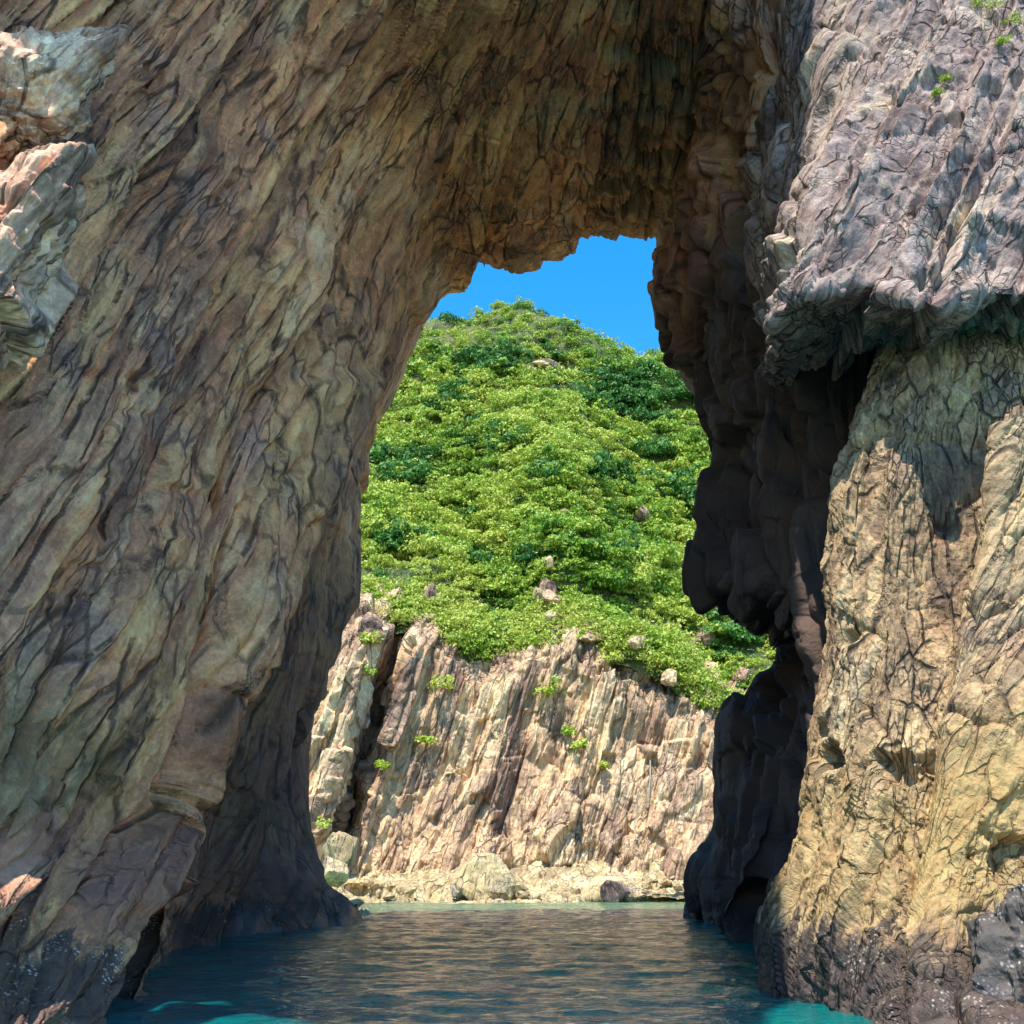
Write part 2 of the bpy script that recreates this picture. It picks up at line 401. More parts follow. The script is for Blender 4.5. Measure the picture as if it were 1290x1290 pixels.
BLOCK = rock_mat('grey_violet_rock', [(0.36, (0.12, 0.085, 0.08)), (0.46, (0.24, 0.19, 0.185)), (0.58, (0.32, 0.265, 0.24)), (0.7, (0.40, 0.34, 0.24))],
                 ((0.40, 0.35, 0.31), 0.5), rust=0.35, pale=0.3, bumpd=0.10, grain=1.2, jd=0.75, sat=0.95, tint=(1.03, 0.92, 0.84))
SLAB = rock_mat('pale_slab_rock', [(0.34, (0.22, 0.165, 0.115)), (0.5, (0.34, 0.27, 0.18)), (0.68, (0.44, 0.37, 0.26))],
                ((0.46, 0.38, 0.24), 0.4), tide=dict(dark=1.2, wob=1.6, ochre=(1.3, 3.4)), rust=0.15, pale=0.3, bumpd=0.07, grain=1.5, tint=(0.98, 0.87, 0.77), jd=0.6)
FARR = rock_mat('far_cliff_rock', [(0.34, (0.15, 0.095, 0.075)), (0.43, (0.34, 0.23, 0.15)), (0.53, (0.48, 0.34, 0.20)), (0.68, (0.58, 0.46, 0.29))],
                ((0.52, 0.40, 0.27), 0.5), grain=0.55, rust=0.35, pale=0.25, bumpd=0.15, dr='far', pur=0.35, tint=(1.07, 0.97, 0.87), jd=0.6, sat=0.97)
SHORE = rock_mat('ochre_shore_rock', [(0.32, (0.30, 0.22, 0.13)), (0.5, (0.44, 0.34, 0.19)), (0.68, (0.52, 0.44, 0.28))],
                 ((0.50, 0.40, 0.24), 0.5), grain=0.8, rust=0.3, pale=0.2, bumpd=0.1)

# ================================================================= LARGE STRUCTURE
# ---------------------------------------------------------------- the sea arch (a closed ring of rock)
W = None
ring = [
 [(450,1160,W),(330,1183,W),(212,1210,W),(196,1222,W),(150,1252,W),(88,1292,W),(-450,1480,W)],
 [(412,1090,50),(333,1100,38),(238,1105,29.6),(222,1110,27.4),(165,1130,22),(75,1160,17.5),(-430,1280,9.3)],
 [(406,1020,50),(335,1015,38),(258,1020,30),(246,1018,28),(170,1030,23),(60,1050,17.8),(-400,1100,9.5)],
 [(422,900,50),(358,900,38.5),(300,915,30.4),(290,910,28.4),(200,900,23),(75,890,17.8),(-350,860,10)],
 [(437,790,50),(395,790,39),(345,800,31),(335,792,29),(230,770,23.2),(90,730,17.8),(-300,640,10.5)],
 [(464,620,50),(443,600,40),(412,590,33),(398,575,31),(280,500,24),(120,420,18),(-250,200,11.5)],
 [(470,565,50),(455,540,41),(435,515,35),(425,505,33),(320,400,25.5),(170,270,19),(-170,-40,12)],
 [(500,480,49),(483,450,41.5),(462,415,36.5),(452,400,35),(360,290,27),(230,130,20.5),(-60,-280,13)],
 [(537,403,49),(520,365,43.5),(505,325,39),(496,305,37.5),(440,190,31),(360,40,24.5),(-8,4,29,'w')],  # last point, here and in following rows: unseen lip added to shade the water
 [(572,352,48.5),(558,315,44.5),(550,275,41),(545,255,39.5),(515,150,34),(480,10,28),(-5,2.5,30,'w')],
 [(605,341,48),(600,305,44.8),(598,270,42),(596,250,40.5),(590,140,35.2),(580,5,29.5),(-3,2,32,'w')],
 [(650,333,48),(650,298,45),(652,260,42.2),(652,240,41),(660,135,36),(665,0,30.5),(-1,7,35.5,'w')],
 [(685,312,48),(690,275,45),(697,240,42.2),(700,222,41),(712,125,36.5),(730,0,31),(.5,12,37,'w')],
 [(730,293,48),(740,260,45),(748,228,42.2),(752,210,41),(765,120,36.5),(780,0,31),(3,16.5,38,'w')],
 [(790,286,48),(798,252,45),(806,220,42.2),(810,205,41),(828,115,36.5),(850,0,31),(7,20,39,'w')],
 [(824,281,48),(838,250,45),(850,222,42.2),(856,208,41),(880,115,36.5),(900,0,31),(1010,-350,28)],
 [(833,330,48),(850,315,45),(868,295,41.5),(876,280,40),(915,200,35),(955,80,29.5),(1130,-320,32)],
 [(841,425,47),(862,415,44),(885,395,40.5),(893,385,39),(945,320,34),(1000,240,29),(1170,60,30)],
 [(872,470,46),(893,462,43),(915,450,39),(925,445,37.5),(975,420,33),(1030,390,28),(1250,350,29)],
 [(884,515,46),(903,515,43),(925,515,39),(935,515,37.5),(985,515,33),(1045,515,28),(1340,515,27)],
 [(905,560,45),(922,560,42),(942,560,38),(952,560,36.5),(1000,560,32),(1060,560,27.5),(1340,560,27)],
 [(904,660,45),(922,660,42),(945,660,38),(955,660,36.5),(1000,660,32),(1060,660,27.5),(1340,660,27)],
 [(898,740,45),(915,750,42),(940,755,38),(950,755,36.5),(1000,750,32),(1055,745,27.5),(1340,740,27)],
 [(938,778,46),(948,785,44),(962,790,40),(970,790,38),(1005,790,33),(1055,790,27.5),(1340,790,27)],
 [(972,800,48),(978,805,46),(986,810,42),(990,812,40),(1012,815,34),(1050,818,27.5),(1340,820,27)],
 [(945,878,49),(962,878,46),(978,878,42),(985,878,40),(1010,878,34),(1045,878,27.5),(1340,870,27)],
 [(914,900,51),(936,915,46),(958,925,42),(966,928,40),(994,935,34),(1035,940,27.5),(1340,950,27)],
 [(908,1050,54),(926,1055,48),(946,1060,42.5),(953,1062,40),(978,1065,34),(1015,1068,27.5),(1340,1075,27)],
 [(890,1110,56),(912,1115,48.5),(936,1120,42.5),(942,1122,40),(968,1128,34),(1005,1140,27.5),(1340,1160,22)],
 [(885,1153,W),(908,1160,W),(932,1170,W),(940,1174,W),(962,1187,W),(1005,1212,W),(1340,1250,W)],
]
def build_arch():
    C = np.array([[(np.array(c[:3], float) if len(c) == 4 else P(*c)) for c in r] for r in ring])
    lo0 = C[0].copy(); lo0[:, 2] = -3.0; lo1 = C[-1].copy(); lo1[:, 2] = -3.0
    C = np.concatenate([[lo0], C, [lo1]])
    ax = np.array([0.5, 0, 12.0])
    def outw(p):
        d = p - ax; d[1] = 0; d[2] = max(d[2], 0.0) if d[2] < 8 else d[2]
        return d / (np.linalg.norm(d) + 1e-9)
    back, roofA, roofB = [], [], []
    for r in C:
        o_r, o_o = outw(r[0].copy()), outw(r[-1].copy())
        back.append(np.stack([r[0] + o_r * 5.0 + np.array([0, 4.5, 0]), r[0] + o_r * 1.1 + np.array([0, 2.6, 0])]))
        roofA.append([r[-1] + o_o * 2.5 + np.array([0, 0.5, 0])])
    C = np.concatenate([np.array(back), C, np.array(roofA)], 1)
    # close the ring over the top / round the outside
    C = np.concatenate([C[:, -1:] * 0.35 + C[:, :1] * 0.65 + np.array([[[0, 0, 0]]]), C], 1)
    for i in range(len(C)):
        o_ = outw(C[i, 0].copy()); C[i, 0] = C[i, 1] + o_ * 1.0 + (C[i, -1] - C[i, 1]) * 0.5
    nv = C.shape[1]
    pu, pv = project(C.reshape(-1, 3)); pp = np.stack([pu, pv], -1).reshape(C.shape[0], nv, 2)
    du = np.linalg.norm(pp[1:] - pp[:-1], axis=2)[:, 4:8].mean(1)
    ku = np.r_[0, np.cumsum(np.maximum(du, 8))]
    kv = np.arange(nv, dtype=float)
    wv = np.array([4, 3, 1.5, 3.0, 4.4, .5, 6.5, 7.0, 14.0, 6.0])[:nv - 1] if nv - 1 <= 10 else np.ones(nv - 1)
    kv = np.r_[0, np.cumsum(wv)]
    denu = np.maximum(4, (np.minimum(du, 190) / 1.9)).astype(int)
    denv = [6, 8, 14, 70, 84, 16, 120, 130, 110, 8]
    G = surface(C, ku, kv, samples(ku, denu), samples(kv, denv[:nv - 1], 8))
    nu_, nv_ = G.shape[:2]
    N = grid_normals(G)
    Pw = G.reshape(-1, 3); N = N.reshape(-1, 3)
    # make normals point into the opening
    rimcol = 14
    d0 = (ax - G[nu_ // 2, 120]); 
    if (grid_normals(G)[nu_ // 2, 120] @ d0) < 0: N = -N; flip = True
    else: flip = False
    # the joints of this wall fan slightly; coordinates run along and across them over the traced surface
    gx, gy = project(Pw)
    rr = np.hypot(gx - 1000, gy + 900); an = np.arctan2(gx - 1000, gy + 900)
    # smooth continuation where the surface turns away out of view
    off_ = np.clip((6 - Pw[:, 1]) / 6, 0, 1)
    KA = 22.0; ga = an * KA; gt = np.log(np.maximum(rr, 60)) * KA; gb = Pw[:, 1] / 11.0
    Sl = np.clip(rr / KA * Pw[:, 1] / F, 0.5, 2.8)
    w1 = fbm(Pw / 6.0, 3, 501); w2 = fbm(Pw / 6.0 + 20, 3, 502)
    Pm = Pw / 4.0
    d1, cid = joints(ga + w1 * .16, gb * 0.4 + w2 * .15, gt + w2 * .4, Pm, 1.0, 0.50, 0.38, 11, (4.5, 13), 34, 0.05)
    d2, cid2 = joints(ga * 2.9 + w1 * .15, gb * .5 + w2 * .1, gt * 2.9 + w1, Pm * 2, 0.34, 0.42, 0.40, 47, (5, 15), 32, 0.055)
    d3, _ = joints(ga * 8 + w2 * .3, gb * .8 + w1 * .2, gt * 8 + w2, Pm * 4, 0.125, 0.40, 0.3, 57, (3, 9), 20, 0.09)
    q = np.stack([ga * 1.3, gb, gt * 0.25], 1)
    rough = (fbm(q * 2.2, 4, 71) * 0.07 + ridged(q * 6.0, 3, 81) * 0.03) + fbm(Pw * 2.5, 3, 91) * 0.03 / Sl
    sb1, sid = slabs(ga + w1 * .12 + 0.3 * vnoise(np.stack([ga * .3, gt * .1, gb * 0], 1), 9), gt, 1.7, 61, (6, 16), 0.045, 0.55, True)
    sb2 = slabs(ga + w2 * .10 + 0.15 * vnoise(np.stack([ga * .5, gt * .2, gb * 0], 1), 19), gt, 0.55, 67, (3, 9), 0.08, 0.5)
    rt = np.clip((Pw[:, 0] - 2.5) / 3, 0, 1)
    disp = (d1 * (.45 + .4 * rt) + d2 * (.6 + .4 * rt) + d3 * .8 + rough * .7 + sb1 * (1.05 - .75 * rt) + sb2 * 0.30) * Sl + fbm(Pw / 7.0, 3, 3) * 0.4
    tone = (sid % 1000) / 1000.0 * 0.6 + (cid % 1000) / 1000.0 * 0.25 + (cid2 % 1000) / 1000.0 * 0.15
    d4, _ = columns(Pw, 1.9, 0.42, 0.22, 171, (0.8, 2.2), dr='vert', warp=0.3, k=18)
    vi_ = np.tile(np.arange(nv_), nu_) - 28
    disp = disp + (1 - 0.85 * np.exp(-(vi_ / 40.0) ** 2)) * d4 * np.clip((Pw[:, 0] + (Pw[:, 2] > 30) * 0 - 2.5) / 3, 0, 1)
    attrs = np.stack([ga * 1.6, gb * 2, gt * 1.6, tone], 1)
    dist = np.abs(Pw[:, 1])
    # rim stays near its traced line
    vi = np.tile(np.arange(nv_), nu_); rim_i = denv[0] + denv[1] + denv[2]
    near = np.exp(-((vi - rim_i) / 22.0) ** 2)
    disp = disp * (1 - (0.45 + 0.3 * rt) * near)
    V = Pw + N * disp[:, None]
    root = empty('sea_arch', (-8, 35, 0), 'towering brown weathered rock arch leaning over the channel, framing hill and sky', 'rock arch')
    Q = grid_quads(nu_, nv_, flip)
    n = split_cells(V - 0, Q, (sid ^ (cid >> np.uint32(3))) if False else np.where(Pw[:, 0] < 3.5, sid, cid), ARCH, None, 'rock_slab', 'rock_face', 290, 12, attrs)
    return root, n
def adopt(root, before):
    """objects linked since 'before' become children, keeping their world place"""
    bpy.context.view_layer.update()
    for o in list(col.objects)[before:]:
        if o is not root and o.parent is None:
            o.parent = root; o.matrix_parent_inverse = root.matrix_world.inverted()
nb = len(col.objects); r, n = build_arch(); adopt(r, nb); print('arch pieces', n)

def sheet(rows, bottom_z, dens_px, mat, root_args, S, amp, seed, limit, names=('rock_slab', 'rock_face'), ref=None, minpx=11, extra=None, fine=1.0, small=0.33, Lr=(3, 7), dr='front', a2=0.8, saw=0.0, smooth=False, big_=0.0):
    C = np.array([[P(*c) for c in r_] for r_ in rows])
    if bottom_z is not None:
        lo = C[-1].copy(); lo[:, 2] = bottom_z; C = np.concatenate([C, [lo]])
    pu, pv = project(C.reshape(-1, 3)); pp = np.stack([pu, pv], -1).reshape(C.shape[0], C.shape[1], 2)
    du = np.linalg.norm(pp[1:] - pp[:-1], axis=2).mean(1); dv = np.linalg.norm(pp[:, 1:] - pp[:, :-1], axis=2).mean(0)
    ku = np.r_[0, np.cumsum(np.maximum(du, 6))]; kv = np.r_[0, np.cumsum(np.maximum(dv, 6))]
    Ym = max(8.0, float(np.median(C[..., 1])))
    l3v = np.linalg.norm(C[:, 1:] - C[:, :-1], axis=2).mean(0) / Ym * F / 1.6; l3u = np.linalg.norm(C[1:] - C[:-1], axis=2).mean(1) / Ym * F / 2.6
    du = np.where(l3u > du, np.minimum(l3u, 480), np.minimum(du, 200)); dv = np.where(l3v > dv, np.minimum(l3v, 480), np.minimum(dv, 160))
    dv[-1] = min(dv[-1], 70)
    G = surface(C, ku, kv, samples(ku, np.maximum(4, du / dens_px).astype(int)), samples(kv, np.maximum(4, dv / dens_px).astype(int)))
    N = grid_normals(G); a, b_ = G.shape[:2]
    mid = G[a // 2, b_ // 2]
    flip = N[a // 2, b_ // 2] @ (np.array([0, 0, 2.2]) - mid) < 0
    if flip: N = -N
    Pw = G.reshape(-1, 3); N = N.reshape(-1, 3)
    d1, cid = columns(Pw, S, amp, 0.16, seed, Lr, dr=dr, warp=0.28)
    d2, cid2 = columns(Pw, S * small, amp * a2, 0.2, seed + 40, (2.5, 7), dr=dr, warp=0.3, k=19)
    d3, _ = columns(Pw, S * small * 0.38, amp * 0.5 * fine, 0.14, seed + 60, (2, 5), dr=dr, k=10, warp=0.3)
    A, B, D = DIR[dr]
    q = np.stack([Pw @ A, Pw @ B, Pw @ D * 0.3], 1) / S
    rough = (fbm(q * 3.2, 4, seed + 71) * 0.05 + ridged(q * 8, 2, seed + 81) * 0.012 + fbm(Pw / S * 5, 3, seed + 91) * 0.022) * S * fine
    disp = d1 + d2 + d3 + rough + fbm(Pw / (S * 4), 3, seed) * 0.25 * S
    if extra is not None: disp = disp + extra(Pw)
    V = Pw + N * disp[:, None]
    if saw:
        wq = fbm(Pw / 5, 2, seed) * 0.15
        if big_: disp = disp + big_ * slabs(Pw @ A + wq * 1.5, Pw @ D, 1.5, seed + 8, (2.5, 6), 0.07, 0.25)
        disp = disp + saw * S * slabs(Pw @ A + wq, Pw @ D, S * 1.1, seed + 5, (2, 6), 0.08) + saw * .35 * S * slabs(Pw @ A + wq, Pw @ D, S * 0.4, seed + 6, (1, 3), 0.12)
    V = Pw + N * disp[:, None]
    attrs = np.stack([Pw @ A, Pw @ B, Pw @ D, (cid % 1000) / 1000.0 * 0.65 + (cid2 % 1000) / 1000.0 * 0.35], 1)
    name, loc, label, cat = root_args
    root = empty(name, loc, label, cat)
    before = len(col.objects)
    n = split_cells(V, grid_quads(a, b_, not flip if False else flip), cid, mat, None, names[0], names[1], limit, minpx, attrs, smooth)
    adopt(root, before); print(name, 'pieces', n)
    return G, V.reshape(a, b_, 3), root

def pit(px, py, r, Y, depth):
    c = P(px, py, Y)
    def f(Pw):
        d = np.linalg.norm((Pw - c) * np.array([0.8, .6, 1.1]), axis=1)
        m = d < r * 4; o = np.zeros(len(Pw)); q_ = Pw[m]
        o[m] = -depth * np.exp(-(d[m] * (1 + 0.3 * fbm(q_ * 3.5, 4, 5)) / r) ** 4)
        return o
    return f
# ---------------------------------------------------------------- sunlit pillar
pits = [pit(1130, 968, 0.34, 19, 0.6), pit(1165, 962, 0.22, 19, 0.4), pit(1045, 955, 0.28, 20.5, 0.8), pit(1026, 915, 0.22, 21, 0.7), pit(1060, 800, 0.2, 20.5, 0.4)]
pillar_rows = [
 [(1175,330,27),(1130,330,23.5),(1165,330,22.2),(1220,330,21.8),(1290,330,21.5),(1480,330,21)],
 [(1125,440,27),(1108,440,22.8),(1150,440,21.0),(1210,440,20.6),(1290,440,20.4),(1480,440,20)],
 [(1085,570,27),(1060,570,22.4),(1112,570,20.4),(1200,570,19.9),(1290,570,19.6),(1480,570,19)],
 [(1070,740,27),(1044,740,22.3),(1100,740,20.1),(1200,740,19.5),(1290,740,19.0),(1480,740,18.2)],
 [(1062,800,27),(1040,800,22.3),(1095,800,20.0),(1190,800,19.2),(1290,800,18.7),(1480,800,18)],
 [(1040,880,27),(1022,880,22.2),(1085,880,19.8),(1180,880,18.9),(1290,880,18.3),(1480,880,17.5)],
 [(1030,1010,27),(1010,1010,22.2),(1075,1010,19.5),(1180,1010,18.4),(1290,1010,17.7),(1480,1010,17)],
 [(1005,1110,27),(985,1110,22.2),(1055,1110,19.2),(1175,1110,17.8),(1290,1110,17.0),(1480,1110,16)],
 [(985,1165,27.5),(968,1165,22.4),(1045,1170,19.0),(1170,1180,17.2),(1290,1190,16.2),(1480,1200,15)],
 [(995,1214,W),(973,1248,W),(1035,1272,W),(1160,1305,W),(1290,1330,W),(1480,1370,W)],
]
sheet(pillar_rows, -2.5, 1.9, PILLAR, ('rock_pillar', tuple(P(1130, 1280)), 'sunlit ochre rock pillar with dark tide stained foot rising from water', 'rock pillar'), 0.95, 0.2, 201, 150, extra=lambda p_: sum(f(p_) for f in pits), fine=1.3, dr='vert', small=0.4)
# ---------------------------------------------------------------- overhanging block
block_rows = [
 [(985,500,31),(1005,470,27),(1060,455,24),(1110,450,23),(1190,446,22.6),(1250,440,22.5),(1320,436,22.3),(1500,430,22)],
 [(960,470,31),(970,446,26.5),(1000,425,22),(1090,408,21),(1160,418,20.4),(1235,408,20.2),(1300,400,19.9),(1500,400,19.5)],
 [(955,440,31),(965,425,26),(990,395,20.6),(1090,372,19.6),(1160,395,18.2),(1235,378,19.0),(1300,375,18.8),(1500,375,18.4)],
 [(950,380,31.5),(965,370,26.5),(993,340,20.7),(1090,335,19.7),(1165,335,18.8),(1235,330,19.2),(1300,330,18.9),(1500,330,18.4)],
 [(950,300,32),(970,280,27),(1005,262,21.5),(1085,265,20.1),(1170,265,19.8),(1235,265,19.7),(1300,265,19.3),(1500,265,18.8)],
 [(950,160,33),(985,155,28.5),(1040,160,23.2),(1100,160,21.8),(1175,160,21.2),(1240,160,20.9),(1300,160,20.6),(1500,160,20)],
 [(955,40,35),(990,40,29.5),(1062,50,25),(1115,50,23.6),(1190,50,23),(1240,50,22.6),(1300,50,22.2),(1500,50,21.5)],
 [(960,-60,36),(1000,-60,30),(1070,-60,26.5),(1125,-60,25),(1200,-60,24.4),(1240,-60,24.1),(1300,-60,23.7),(1500,-60,23)],
 [(930,-300,38),(1010,-300,32),(1100,-300,30),(1160,-300,29),(1220,-300,28.5),(1260,-300,28),(1320,-300,27.8),(1500,-300,27)],
]
_, V_blk, _ = sheet(block_rows, None, 2.0, BLOCK, ('overhanging_rock', tuple(P(1140, 400, 20)), 'massive grey violet rock overhanging the sunlit pillar, slanting ridges on its face', 'rock'), 1.2, 0.26, 301, 140, small=0.42, Lr=(1.8, 4.5), fine=0.7, a2=0.6, saw=0.36, smooth=True, big_=0.55)
# ---------------------------------------------------------------- pale leaning slab at the pillar's right side
slab_rows = [
 [(1290,520,20.5),(1262,540,19.0),(1300,520,18.5),(1360,520,18.3),(1480,520,18)],
 [(1275,600,20.3),(1250,610,18.9),(1290,610,18.4),(1360,610,18.0),(1480,610,17.6)],
 [(1262,700,20.2),(1236,705,18.8),(1280,705,18.2),(1350,705,17.7),(1480,705,17)],
 [(1215,850,20.0),(1193,850,18.5),(1250,850,17.8),(1330,850,17.3),(1480,850,16.5)],
 [(1185,1000,19.6),(1163,1000,18.0),(1225,1000,17.2),(1310,1000,17.2),(1480,1000,16)],
 [(1168,1100,19.2),(1145,1100,17.6),(1205,1110,16.7),(1300,1110,17.0),(1480,1110,15.5)],
 [(1168,1200,18.8),(1143,1200,17.0),(1200,1210,16.2),(1290,1220,16.6),(1480,1230,15)],
 [(1170,1310,W),(1146,1318,W),(1200,1335,W),(1280,1342,W),(1480,1400,W)],
]
sheet(slab_rows, -2.5, 2.0, SLAB, ('leaning_slab', tuple(P(1220, 1330)), 'smooth pale tan slab leaning on the sunlit pillar at the right edge', 'rock slab'), 1.3, 0.08, 401, 40, fine=0.8,
      extra=lambda p_: pit(1288, 1085, 0.4, 17, 0.9)(p_) )

# ---------------------------------------------------------------- far cliff
ybase = [1137]
xb = [250, 330, 372, 400, 414, 423, 436, 470, 520, 580, 640, 700, 760, 820, 880, 940, 1000, 1080, 1200]
offs = [-4, -5, -5.5, -4.5, 3, 6, -1, -1.2, 0, -0.6, .8, -.4, .6, 0, -.8, -1, -1.5, -2, -3]
ctop = [760, 760, 762, 766, 768, 764, 770, 775, 815, 812, 788, 812, 842, 872, 896, 905, 890, 860, 820]
def skew(x, y): return x + (1100 - y) * 0.26
far_rows = []
def frow(y, Y, ofs=1.0):
    return [(skew(x, y), y, Y + o_ * ofs) for x, o_ in zip(xb, offs)]
top_x = [skew(x, 1100 - (1100 - t)) for x, t in zip(xb, ctop)]
far_rows.append([(skew(x, t) + 3, t - 26, 102) for x, t in zip(xb, ctop)])
far_rows.append([(skew(x, t), t, 98 + o_ * 0.25) for x, t, o_ in zip(xb, ctop, offs)])
far_rows.append([(skew(x, t + 22), t + 22, 95.8 + o_ * 0.5) for x, t, o_ in zip(xb, ctop, offs)])
far_rows += [[(skew(x, 1100 - (1100 - t) * .62), 1100 - (1100 - t) * .62, 94.8 + o_ * 1.0) for x, t, o_ in zip(xb, ctop, offs)], frow(990, 93.8), frow(1045, 92.8, 0.95), frow(1082, 91.6, 0.6)]
G_far, V_far, cliff = sheet(far_rows, -2.5, 1.35, FARR, ('sea_cliff', (8, 93, 0), 'sunlit tan cliff of slanting rock columns below the green hill', 'cliff'), 1.9, 0.55, 501, 280, names=('rock_column', 'rock_face'), small=0.4, Lr=(2, 5), fine=0.6, saw=0.3, minpx=9, dr='far')

# shore ledge below the cliff
xs = [300, 380, 410, 440, 480, 540, 600, 660, 720, 780, 840, 900, 960, 1060]
shore = [
 [(x, 1078, 93.0) for x in xs],
 [(x, 1098 + 3 * math.sin(x * .05), 91.0) for x in xs],
 [(x, 1112 + 3 * math.sin(x * .035 + 2), 88.6) for x in xs],
 [(x, (1150 if x < 425 else 1143 if x < 460 else 1137 - 3 * (x - 460) / 500) - 4, (72 if x < 425 else 80 if x < 460 else 86.0)) for x in xs],
 [(x, (1156 if x < 425 else 1150 if x < 460 else 1138.5 - 3.5 * (x - 460) / 500), W) for x in xs],
]
sheet(shore, -2, 1.5, SHORE, ('shore_ledge', (5, 87, 0), 'low ochre rock ledge along the waterline below the far cliff', 'rock ledge'), 1.7, 0.16, 601, 80, names=('rock_slab', 'rock_face'), minpx=9, Lr=(1, 2.5), dr='far')

# ---------------------------------------------------------------- hill
hx = [200, 300, 400, 470, 540, 600, 640, 700, 740, 790, 845, 900, 1000, 1100, 1250]
hy_top = [480, 455, 437, 430, 422, 418, 410, 414, 434, 462, 474, 494, 530, 570, 610]
tx = [a_ for a_ in top_x]
def cliff_top(x): return float(np.interp(x, tx, ctop))
fr = [0, 0.12, 0.3, 0.5, 0.7, 0.86, 1.0]
hill_rows = []
for f in fr:
    hill_rows.append([(x, (cliff_top(x) - 2) * (1 - f) + yt * f, 98.5 + f * 48 + 3.5 * math.sin(x * 0.021 + f * 5) * math.sin(f * math.pi) - (6 * math.exp(-((x - 690) / 70) ** 2) * math.sin(f * math.pi))) for x, yt in zip(hx, hy_top)])
hill_rows.append([(x, yt + 25, 170) for x, yt in zip(hx, hy_top)])
Ch = np.array([[P(*c) for c in r_] for r_ in hill_rows])
Ch = np.concatenate([[Ch[0] + np.array([0, -1.5, -3.0])], Ch, [Ch[-1] + np.array([0, 30, -55.0])]])
ku = np.arange(len(Ch), dtype=float); kv = np.arange(len(hx), dtype=float)
Gh = surface(Ch, ku, kv, np.linspace(0, ku[-1], 260), np.linspace(0, kv[-1], 300))
Nh = grid_normals(Gh); Nh *= np.sign(Nh[..., 2:3] + 1e-9)
Ph = Gh.reshape(-1, 3)
dh = (fbm(Ph / 7, 4, 900) * 1.5 + ridged(Ph / 2.5, 3, 910) * 0.25)
Vh = (Gh + Nh * dh.reshape(Gh.shape[:2] + (1,)))

m, nt, b = new_mat('hill_ground'); k = NB(nt); p = k.pos()
n1 = k.noise(p, 0.35, 6, 0.65); n2 = k.noise(p, 2.5, 5, 0.7)
c = k.ramp(n1, [(0.35, (0.05, 0.08, 0.02)), (0.52, (0.10, 0.12, 0.03)), (0.62, (0.20, 0.18, 0.07)), (0.72, (0.34, 0.27, 0.18))])
c = k.mix(0.5, c, k.ramp(n2, [(0.3, (0.3, 0.3, 0.3)), (0.7, (0.7, 0.7, 0.7))]), 'OVERLAY')
k.l(c, b.inputs['Base Color']); b.inputs['Roughness'].default_value = 0.95; k.l(k.bump(n2, 1.0, 0.3), b.inputs['Normal'])
HILLM = m
hill = obj('hill', mesh_np('hill', Vh.reshape(-1, 3), grid_quads(260, 300), HILLM)); tag(hill, kind='structure')

# ---------------------------------------------------------------- sea and seabed
m, nt, b = new_mat('sea_water'); k = NB(nt); p = k.pos()
sx = k.n('ShaderNodeSeparateXYZ'); k.l(p, sx.inputs[0])
shallow = k.step(k.math('ADD', sx.outputs[1], k.math('MULTIPLY', k.noise(p, 0.12, 3, 0.5), 8)), 58, 80)
patch = k.noise(p, 0.25, 3, 0.5)
deepc = k.ramp(patch, [(0.35, (0.0, 0.10, 0.115)), (0.6, (0.0, 0.15, 0.13)), (0.75, (0.01, 0.175, 0.13))])
c = k.mix(shallow, deepc, (0.10, 0.19, 0.10))
k.l(c, b.inputs['Base Color']); b.inputs['Roughness'].default_value = 0.04; b.inputs['IOR'].default_value = 1.33
b.inputs['Specular IOR Level'].default_value = 0.5
cx = k.n('ShaderNodeCombineXYZ'); k.l(sx.outputs[0], cx.inputs[0]); k.l(k.math('MULTIPLY', sx.outputs[1], 1.5), cx.inputs[1])
wv = k.noise(cx.outputs[0], 1.6, 5, 0.62, 0.5)
k.l(k.bump(wv, 0.55, 0.22), b.inputs['Normal'])
WATER = m
def water():
    # finer ripples near the viewer, real geometry
    ys = np.concatenate([np.linspace(-400, 6, 12), 6 + np.cumsum(np.geomspace(0.05, 0.35, 560)), ])
    ys = np.concatenate([ys[ys < 110], [111, 200, 3000]])
    xs_ = np.concatenate([[-3000, -300, -60], np.linspace(-22, 26, 330), [60, 300, 3000]])
    X, Y = np.meshgrid(xs_, ys, indexing='ij')
    q = np.stack([X.ravel() * 0.9, Y.ravel() * 1.6, X.ravel() * 0], 1)
    h = fbm(q * 0.9, 4, 700) * 0.045 + ridged(q * 0.45 + 7, 2, 710) * 0.02
    far = np.clip((110 - Y.ravel()) / 30, 0, 1) * np.clip((Y.ravel() - 4) / 4, 0, 1)
    V = np.stack([X.ravel(), Y.ravel(), h * far], 1)
    return obj('sea', mesh_np('sea', V, grid_quads(len(xs_), len(ys)), WATER, True))
tag(water(), kind='structure')

# ================================================================= OBJECTS
def rock_mesh(name, size, mat, seed, sub=3, sharp=0.28):
    import bmesh
    bm = bmesh.new(); bmesh.ops.create_icosphere(bm, subdivisions=sub, radius=1.0)
    V = np.array([v.co[:] for v in bm.verts])
    r_ = np.random.default_rng(seed)
    # chop by random planes for an angular boulder
    for _ in range(16):
        n_ = r_.normal(size=3); n_ /= np.linalg.norm(n_); dd = 0.55 + 0.3 * r_.random()
        s_ = V @ n_ - dd; V = V - np.outer(np.maximum(s_, 0), n_)
    V = V * (1 + 0.10 * fbm(V * 2.5 + seed, 3, seed)[:, None])
    V = V * np.array(size)
    for v, c_ in zip(bm.verts, V): v.co = c_
    me = bpy.data.meshes.new(name); bm.to_mesh(me); bm.free(); me.materials.append(mat)
    return me
